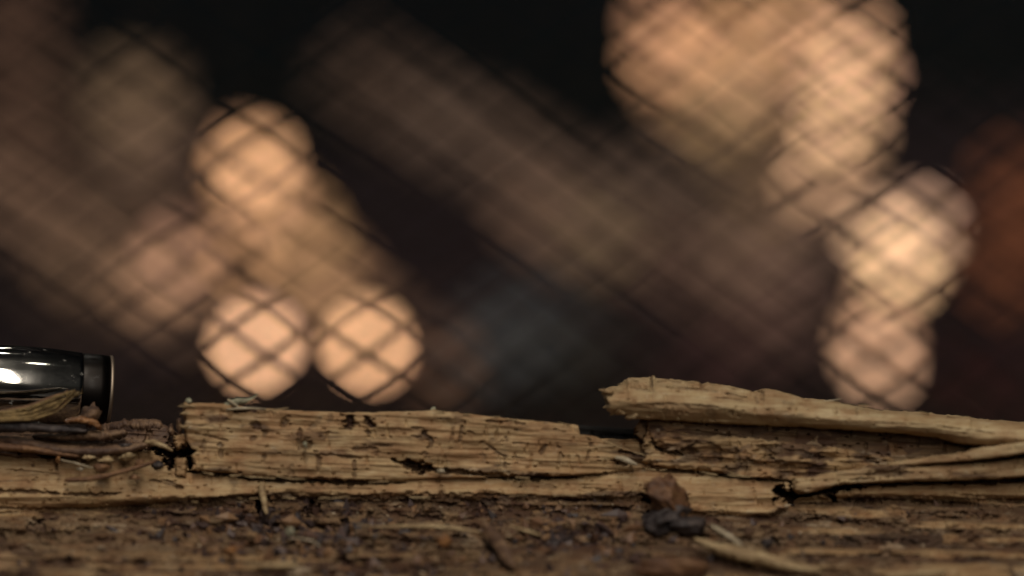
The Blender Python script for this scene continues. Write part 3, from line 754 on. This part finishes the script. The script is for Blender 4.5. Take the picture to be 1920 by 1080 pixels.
# crumbs nobody could count
def crumbs():
    V = []; F = []; rng = random.Random(5)
    oct_ = [Vector(p) for p in ((1, 0, 0), (-1, 0, 0), (0, 1, 0), (0, -1, 0), (0, 0, 1), (0, 0, -1))]
    of = [(0, 2, 4), (2, 1, 4), (1, 3, 4), (3, 0, 4), (2, 0, 5), (1, 2, 5), (3, 1, 5), (0, 3, 5)]
    vals = []
    n = 0
    while n < 900:
        u = rng.gauss(*rng.choice([(520, 190), (1020, 150), (1300, 260), (650, 600)])); v = rng.uniform(945, 1110)
        if not -100 < u < 2020: continue
        j = int((u + 420) / 2760 * 1879); col = Vb[:, j]; i = int(np.argmin(abs(col - v)))
        if rot[i, j] < 0.6: continue
        if rng.random() < firm[i, j] * 0.8: continue
        c = Vector(P[i, j]) + Vector((0, -rng.uniform(-0.1, 0.35) / 1000, 0))
        big = rng.random() ** 3
        sz = (0.2 + 0.6 * big) / 1000
        m = Matrix.Rotation(rng.uniform(0, 6.3), 3, (rng.random(), rng.random(), rng.random() + .1))
        m = m @ Matrix.Diagonal((rng.uniform(0.7, 2.0), rng.uniform(0.4, 1), rng.uniform(0.3, 0.8)))
        b = len(V); tone = rng.random()
        for p in oct_: V.append((c + m @ (p * rng.uniform(0.7, 1.3)) * sz)[:]); vals.append(tone * (0.8 if big > 0.3 else 1))
        F += [tuple(b + k for k in f) for f in of]
        n += 1
    for k in range(210):
        u = rng.gauss(*rng.choice([(540, 95), (540, 95), (1090, 90)])); v = rng.gauss(1003, 30)
        j = int((u + 420) / 2760 * 1879); i = int(np.argmin(abs(Vb[:, j] - v)))
        if rot[i, j] < 0.8: continue
        c = Vector(P[i, j]) + Vector((0, -rng.uniform(-0.2, 0.4) / 1000, 0))
        sz = rng.uniform(0.5, 1.25) / 1000
        m = Matrix.Rotation(rng.uniform(0, 6.3), 3, (rng.random(), rng.random(), rng.random() + .1)) @ Matrix.Diagonal((rng.uniform(0.8, 1.6), rng.uniform(0.4, 1), rng.uniform(0.4, 0.9)))
        b = len(V); tone = rng.choice([0.05, 0.1, 0.2, 0.3, 0.4, 0.55, 0.7])
        for p in oct_: V.append((c + m @ (p * rng.uniform(0.6, 1.35)) * sz)[:]); vals.append(tone)
        F += [tuple(b + k2 for k2 in f) for f in of]
    m, nt_, b_ = new_mat("crumb wood")
    col = ramp(nt_, attr(nt_, "tone"), [(0.0, (0.02, 0.014, 0.015)), (0.35, (0.065, 0.035, 0.028)), (0.6, (0.15, 0.075, 0.035)), (0.85, (0.22, 0.13, 0.065)), (0.97, (0.4, 0.32, 0.22))])
    nt_.links.new(col, b_.inputs["Base Color"]); b_.inputs["Roughness"].default_value = 0.6
    o = mesh_obj("wood_crumbs", V, F, m, None, {"tone": vals}, smooth=False)
    tag(o, "loose dark brown crumbs of rot strewn over the front of the log", "wood crumbs", kind="stuff")

crumbs()

# ------------------------------------------------------------------ the metal tube
tube = empty("metal_tube", at(0, 730, 0.008))
tag(tube, "polished dark metal tube with a thin rim lying at the log's left end", "metal tube")


def lathe(name, prof, mat, parent, axis_rot, centre, n=96):
    """prof: (distance along axis mm, radius mm)"""
    P = np.zeros((len(prof), n + 1, 3)); th = np.linspace(0, 2 * math.pi, n + 1)
    for i, (a, r) in enumerate(prof):
        P[i, :, 0] = a; P[i, :, 1] = r * np.cos(th); P[i, :, 2] = r * np.sin(th)
    Rm = np.array(axis_rot)
    P = (P / 1000) @ Rm.T + np.array(centre)
    return grid_obj(name, P, mat, parent)

axr = Matrix.Rotation(R(13), 3, 'Z') @ Matrix.Rotation(R(4.2), 3, 'Y')
cen = at(206, 732, 0.0085)
prof = [(-29.6, 0.05), (-29.5, 1.5), (-29.0, 2.6), (-28.0, 3.3), (-26.5, 3.7)] + [(a, 4.62 - (a + 10.1) ** 2 / 130.0) for a in np.linspace(-25, -3.7, 60)] + [(-3.62, 4.24), (-3.6, 3.9)]
lathe("barrel", prof, M['chrome'], tube, axr, cen)
lathe("collar", [(-3.66, 3.8), (-3.64, 4.2), (-3.5, 4.24), (-1.5, 4.2), (-0.3, 4.14), (-0.28, 3.9)], M['black_metal'], tube, axr, cen)
lathe("rim", [(-0.36, 3.9), (-0.34, 4.15), (-0.2, 4.2), (0.0, 4.19), (0.1, 4.1), (0.08, 3.8), (-0.5, 3.7), (-6, 3.6)], M['rim_metal'], tube, axr, cen)

# ------------------------------------------------------------------ wire mesh screen behind the log
screen = empty("wire_mesh_screen", (0, 0.165, 0))
tag(screen, "blurred diamond wire mesh screen standing between the log and the fire", "wire screen")
PW, PH = 0.0088, 0.0061        # diamond width and height
X0, X1, Z1 = -0.26, 0.26, 0.40
def wires(sgn):
    V = []; F = []
    dirv = Vector((PW, 0, sgn * PH)).normalized(); r = 0.00037
    nrm = Vector((-dirv.z, 0, dirv.x))
    k0 = int(-(X1 - X0) / PW * 2) - 10; cnt = 0
    rng = random.Random(3 + sgn)
    for k in range(-160, 160):
        xc = k * PW - 0.0254
        # line through (xc, CAMZ-0.003)
        zc = CAMZ - 0.0111
        t0, t1 = -1e9, 1e9
        for (p, d, lo, hi) in ((xc, dirv.x, X0, X1), (zc, dirv.z, 0.004, Z1)):
            a, b = (lo - p) / d, (hi - p) / d
            if a > b: a, b = b, a
            t0, t1 = max(t0, a), min(t1, b)
        if t1 - t0 < 0.004: continue
        L = t1 - t0; half = math.hypot(PW, PH) / 2
        n = max(2, int(L / half)); jx = rng.uniform(-.0003, .0003)
        b0 = len(V)
        for i in range(n + 1):
            t = t0 + L * i / n
            j = round(t / half)
            wob = 0.0005 * (1 if (j + (k % 2)) % 2 == 0 else -1) * sgn
            p = Vector((xc, 0.165, zc)) + dirv * t + Vector((0, wob, 0)) + nrm * (math.sin(t * 90 + k) * 0.00025 + math.sin(t * 31 + k * 2.3) * 0.00025 + jx)
            for q in range(6):
                a = q * math.pi / 3
                V.append((p + nrm * (r * math.cos(a)) + Vector((0, r * math.sin(a), 0)))[:])
        for i in range(n):
            for q in range(6):
                a = b0 + i * 6 + q; b = b0 + i * 6 + (q + 1) % 6
                F.append((a, b, b + 6, a + 6))
    return V, F
V1, F1 = wires(1); V2, F2 = wires(-1)
F1 += [tuple(i + len(V1) for i in f) for f in F2]
mesh_obj("wire_mesh", V1 + V2, F1, M['wire'], screen)
def bar(name, a, b, r, mat, parent, n=12):
    a, b = Vector(a), Vector(b); d = (b - a).normalized(); s = d.orthogonal().normalized(); t_ = d.cross(s)
    V = [(p + s * (r * math.cos(2 * math.pi * q / n)) + t_ * (r * math.sin(2 * math.pi * q / n)))[:] for p in (a, b) for q in range(n)]
    F = [(q, (q + 1) % n, n + (q + 1) % n, n + q) for q in range(n)] + [tuple(range(n))[::-1], tuple(range(n, 2 * n))]
    return mesh_obj(name, V, F, mat, parent)
bar("frame_bar", (X0, 0.165, 0), (X0, 0.165, Z1), 0.003, M['wire'], screen)
bar("frame_bar", (X1, 0.165, 0), (X1, 0.165, Z1), 0.003, M['wire'], screen)
bar("frame_bar", (X0, 0.165, Z1), (X1, 0.165, Z1), 0.003, M['wire'], screen)

# ------------------------------------------------------------------ ground
def ground():
    m, nt_, b_ = new_mat("dark soil")
    f = noise_n(nt_, coords(nt_, (1, 1, 1)), 3.0, 8, 0.6)
    nt_.links.new(ramp(nt_, f, [(0.35, (0.02, 0.018, 0.017)), (0.7, (0.06, 0.055, 0.055))]), b_.inputs["Base Color"])
    b_.inputs["Roughness"].default_value = 0.95
    bmp = N(nt_, "ShaderNodeBump", Strength=0.6, Distance=0.01); nt_.links.new(f, bmp.inputs["Height"]); nt_.links.new(bmp.outputs[0], b_.inputs["Normal"])
    n = 60; g = np.concatenate([-np.geomspace(120, 0.5, n // 2), np.linspace(-0.4, 0.4, 5), np.geomspace(0.5, 120, n // 2)])
    X, Y = np.meshgrid(g, g)
    Z = (fbm(X * 0.7, Y * 0.7, 4) - 0.5) * 0.06 * np.clip((np.hypot(X, Y - 0) - 0.6) / 2, 0, 1) - 0.001
    o = grid_obj("ground", np.stack([X, Y, Z], -1), m)
    tag(o, kind="structure")
ground()

# ------------------------------------------------------------------ the bonfire, five metres behind
D = 5.0
FY = D - FD
def flame_mat(name, rgb, strength):
    m = bpy.data.materials.new(name); m.use_nodes = True; nt_ = m.node_tree
    nt_.nodes.remove(nt_.nodes["Principled BSDF"])
    e = N(nt_, "ShaderNodeEmission", Strength=strength); e.inputs[0].default_value = (*rgb, 1)
    nt_.links.new(e.outputs[0], nt_.nodes["Material Output"].inputs[0]); return m


def firelit_mat(name, rgb, strength):
    """charred wood; the firelight on it is put in as patchy emission"""
    m, nt_, b_ = new_mat(name)
    f = noise_n(nt_, coords(nt_, (16, 16, 16)), 1.0, 4, 0.6)
    b_.inputs["Base Color"].default_value = (0.03, 0.022, 0.02, 1); b_.inputs["Roughness"].default_value = 0.9
    b_.inputs["Emission Color"].default_value = (*rgb, 1)
    nt_.links.new(math_n(nt_, 'MULTIPLY', ramp(nt_, f, [(0.38, (0.05,) * 3), (0.62, (1.25,) * 3)]), strength), b_.inputs["Emission Strength"])
    return m


fire = empty("bonfire", (0, FY, 0))
tag(fire, "blurred orange bonfire of separate bright flames behind the mesh", "bonfire")
WARM = (1.0, 0.52, 0.25)
#   u, v, half width px, half height px, tilt, target level, tint
FLAMES = [
    (492, 652, 32, 34, 12, 0.70, (1, 0.56, 0.33)),
    (690, 663, 30, 30, 0, 0.57, (1, 0.54, 0.31)),
    (466, 325, 26, 36, 0, 0.62, (1, 0.50, 0.25)),
    (484, 395, 22, 50, -8, 0.44, (1, 0.51, 0.27)),
    (1690, 455, 34, 30, -10, 0.46, (1, 0.585, 0.345)),
    (1672, 512, 24, 40, 6, 0.50, (1, 0.58, 0.35)),
    (1730, 430, 36, 30, 20, 0.20, (1, 0.56, 0.30)),
    (1645, 650, 24, 44, 4, 0.48, (1, 0.55, 0.33)),
    (1600, 130, 26, 40, 10, 0.46, (1, 0.56, 0.30)),
    (1580, 215, 24, 40, 18, 0.36, (1, 0.56, 0.31)),
    (1540, 300, 24, 34, 20, 0.32, (1, 0.54, 0.29)),
    (1590, 60, 24, 24, 0, 0.16, (1, 0.54, 0.29)),
    (1255, 45, 44, 40, -30, 0.40, (1, 0.50, 0.25)),
    (1340, 60, 40, 60, -40, 0.42, (1, 0.50, 0.25)),
    (1400, 150, 60, 50, -45, 0.36, (1, 0.54, 0.29)),
    (1310, 160, 50, 60, -40, 0.24, (1, 0.56, 0.30)),
    (1460, 20, 40, 40, 0, 0.34, (1, 0.5, 0.25)),
    (1400, 275, 60, 60, -30, 0.12, (1, 0.56, 0.31)),
    (545, 420, 36, 80, -25, 0.36, (1, 0.52, 0.26)),
    (600, 540, 50, 80, -30, 0.36, (1, 0.50, 0.26)),
    (300, 530, 40, 44, 20, 0.30, (1, 0.53, 0.28)),
    (265, 220, 60, 90, -10, 0.13, (1, 0.60, 0.36)),
    (130, 430, 60, 60, -50, 0.10, (1, 0.55, 0.33)),
    (840, 670, 40, 50, -20, 0.06, (1, 0.48, 0.33)),
    (1050, 420, 60, 100, -50, 0.14, (1, 0.60, 0.38)),
    (1440, 430, 60, 60, -40, 0.09, (1, 0.56, 0.36)),
]
def flame(i, u, v, a, b, tilt, lvl, tint):
    fr = min(1.0, a / 100) * min(1.0, b / 100) * 1.0
    st_ = lvl / fr * 1.52
    yy = FY - 0.12 * (i % 3) + 0.0
    n = 24; th = np.linspace(0, 2 * math.pi, n + 1); rows = []
    for k in range(21):
        q = k / 20
        r_ = math.sin(math.pi * min(1, q ** 0.8)) ** 0.75 * (1.06 - 0.35 * q)
        c = (q - 0.5) * 2
        jit = 0.06 * math.sin(5 * q + i)
        px = a * (r_ * np.cos(th) + jit); py = -b * c + 0 * th
        ca, sa = math.cos(R(tilt)), math.sin(R(tilt))
        uu = u + px * ca - py * sa; vv = v + px * sa + py * ca
        rows.append(at_np(uu, vv, yy + r_ * np.sin(th) * a * K * D / FD))
    grid_obj("flame", np.array(rows), flame_mat("flame light", tint, st_), fire)
fr_ = random.Random(21); k_ = 0
for i, (u, v, a, b, tilt, lvl, tint) in enumerate(FLAMES):
    m = 2 if i < 2 else (4 if lvl > 0.2 else 3)
    sp = 5 if i < 2 else 22
    ws = [fr_.uniform(0.6, 1.4) for _ in range(m)]; tot = sum(ws)
    for w_ in ws:
        sx = fr_.gauss(0, 1) * (sp * 0.5 + a * 0.35); sy = fr_.gauss(0, 1) * (sp * 0.6 + b * 0.4)
        ca, sa = math.cos(R(tilt)), math.sin(R(tilt))
        tn = (1, tint[1] * fr_.uniform(0.92, 1.08), tint[2] * fr_.uniform(0.85, 1.15))
        flame(k_, u + sx * ca - sy * sa, v + sx * sa + sy * ca, a * 0.85, b * 0.8, tilt + fr_.uniform(-15, 15), lvl * w_ / tot, tn)
        k_ += 1

#  leaning logs, firelight on them put in as emission: (u0,v0)-(u1,v1), radius px, level, tint, depth behind, label
BR = (1, 0.6, 0.4)
WOODS = [
    (640, 110, 860, 260, 70, 0.05, BR, 0.42, "dim brown log at the top of the sloping row in the middle"),
    (760, 190, 1180, 470, 46, 0.075, (1, 0.62, 0.42), 0.35, "longest dim brown log sloping down to the right through the middle"),
    (900, 200, 1250, 430, 22, 0.07, BR, 0.38, "thin brown branch lying along the longest sloping log"),
    (1130, 420, 1500, 600, 62, 0.085, (1, 0.55, 0.38), 0.45, "dull brown log end below the longest sloping log"),
    (1160, 330, 1560, 470, 60, 0.070, (1, 0.62, 0.42), 0.30, "brown log in the hollow left of the brightest flame"),
    (-60, 300, 380, 600, 62, 0.110, (1, 0.56, 0.34), 0.40, "brown log at the left sloping down to the pair of round lights"),
    (255, 130, 275, 340, 58, 0.140, (1, 0.60, 0.36), 0.32, "upright olive brown log left of the tall orange flame"),
    (20, -60, 30, 330, 60, 0.065, (1, 0.52, 0.33), 0.45, "dark brown upright log at the picture's left edge"),
    (1935, 300, 1880, 560, 70, 0.11, (1, 0.32, 0.14), 0.42, "reddish brown log at the picture's right edge"),
    (60, 150, 330, 420, 55, 0.05, (1, 0.58, 0.36), 0.48, "dim brown log between the two upright logs at the left"),
    (1300, 480, 1560, 640, 55, 0.045, (1, 0.55, 0.42), 0.5, "dull log behind the low dark reddish log at the right"),
    (60, 480, 200, 640, 60, 0.030, (1, 0.6, 0.42), 0.6, "faint low log behind the metal tube"),
    (800, 600, 860, 720, 45, 0.055, (1, 0.5, 0.36), 0.4, "small dim log right of the pair of round lights"),
    (1240, 700, 1450, 640, 45, 0.030, (1, 0.45, 0.38), 0.5, "dark reddish log low down above the overhanging slab"),
    (1750, 700, 1960, 760, 50, 0.020, (1, 0.3, 0.25), 0.5, "dark red log low at the right edge"),
    (560, 520, 720, 620, 50, 0.120, (1, 0.54, 0.32), 0.28, "brown log painted firelit between the pair of round lights"),
]
for i, (u0, v0, u1, v1, r, lvl, tint, back_, lab) in enumerate(WOODS):
    a = np.array(at(u0, v0, FY + back_)); b = np.array(at(u1, v1, FY + back_))
    rr = r * K * (FY + back_ + FD) / FD
    d = (b - a); L = np.linalg.norm(d); d /= L
    s1 = np.cross(d, [0, 1, 0]); s1 /= np.linalg.norm(s1); s2 = np.cross(d, s1)
    n = 24; th = np.linspace(0, 2 * math.pi, n + 1); rows = []
    for q in (0.0, 0.001, 0.03, 0.15, 0.3, 0.45, 0.6, 0.75, 0.9, 0.97, 0.999, 1.0):
        e = 0.01 if q in (0.0, 1.0) else (0.9 if q in (0.001, 0.999) else 1.0)
        rad_ = rr * e * (1 + 0.10 * np.sin(3 * th + i) * np.sin(7 * q + i) + 0.05 * np.sin(9 * th + 20 * q))
        rows.append(a + d * L * q + s1 * (rad_ * np.cos(th))[:, None] + s2 * (rad_ * np.sin(th))[:, None])
    o = grid_obj("firewood_log", np.array(rows), firelit_mat("firelit wood", tint, lvl * 1.75))
    tag(o, lab, "firewood log", "logs burning in the bonfire")

# earth bank added behind the fire to give the dark gaps a faint haze
def bank():
    m, nt_, b_ = new_mat("bare earth")
    f = noise_n(nt_, coords(nt_, (1, 1, 1)), 2.5, 8, 0.65)
    nt_.links.new(ramp(nt_, f, [(0.35, (0.10, 0.062, 0.058)), (0.7, (0.27, 0.17, 0.15))]), b_.inputs["Base Color"]); b_.inputs["Roughness"].default_value = 0.95
    X, Y = np.meshgrid(np.linspace(-7, 7, 140), np.linspace(0, 5, 60))
    h = sstep(0, 1.2, Y) * (1 - 0.4 * sstep(2, 5, Y)) * (0.62 + 0.5 * (fbm(X * 0.6, Y * 0.3, 4) - 0.5)) + (fbm(X * 4, Y * 4, 4) - 0.5) * 0.14
    o = grid_obj("haze_bank", np.stack([X, Y + FY + 0.9, h - 0.03], -1), m)
    tag(o, kind="structure")
bank()

# a grey boulder behind the fire
o = chunk("boulder", 1030, 665, -(FY + 0.25) * 1000, 190, 135, 190, flake_mat("blue grey stone", (0.16, 0.21, 0.24), (0.26, 0.35, 0.40), (0.4, 0.5, 0.55), (5, 5, 5)),
          "blurred blue grey boulder beside the fire in the centre", "boulder", seed=90, sub=4)
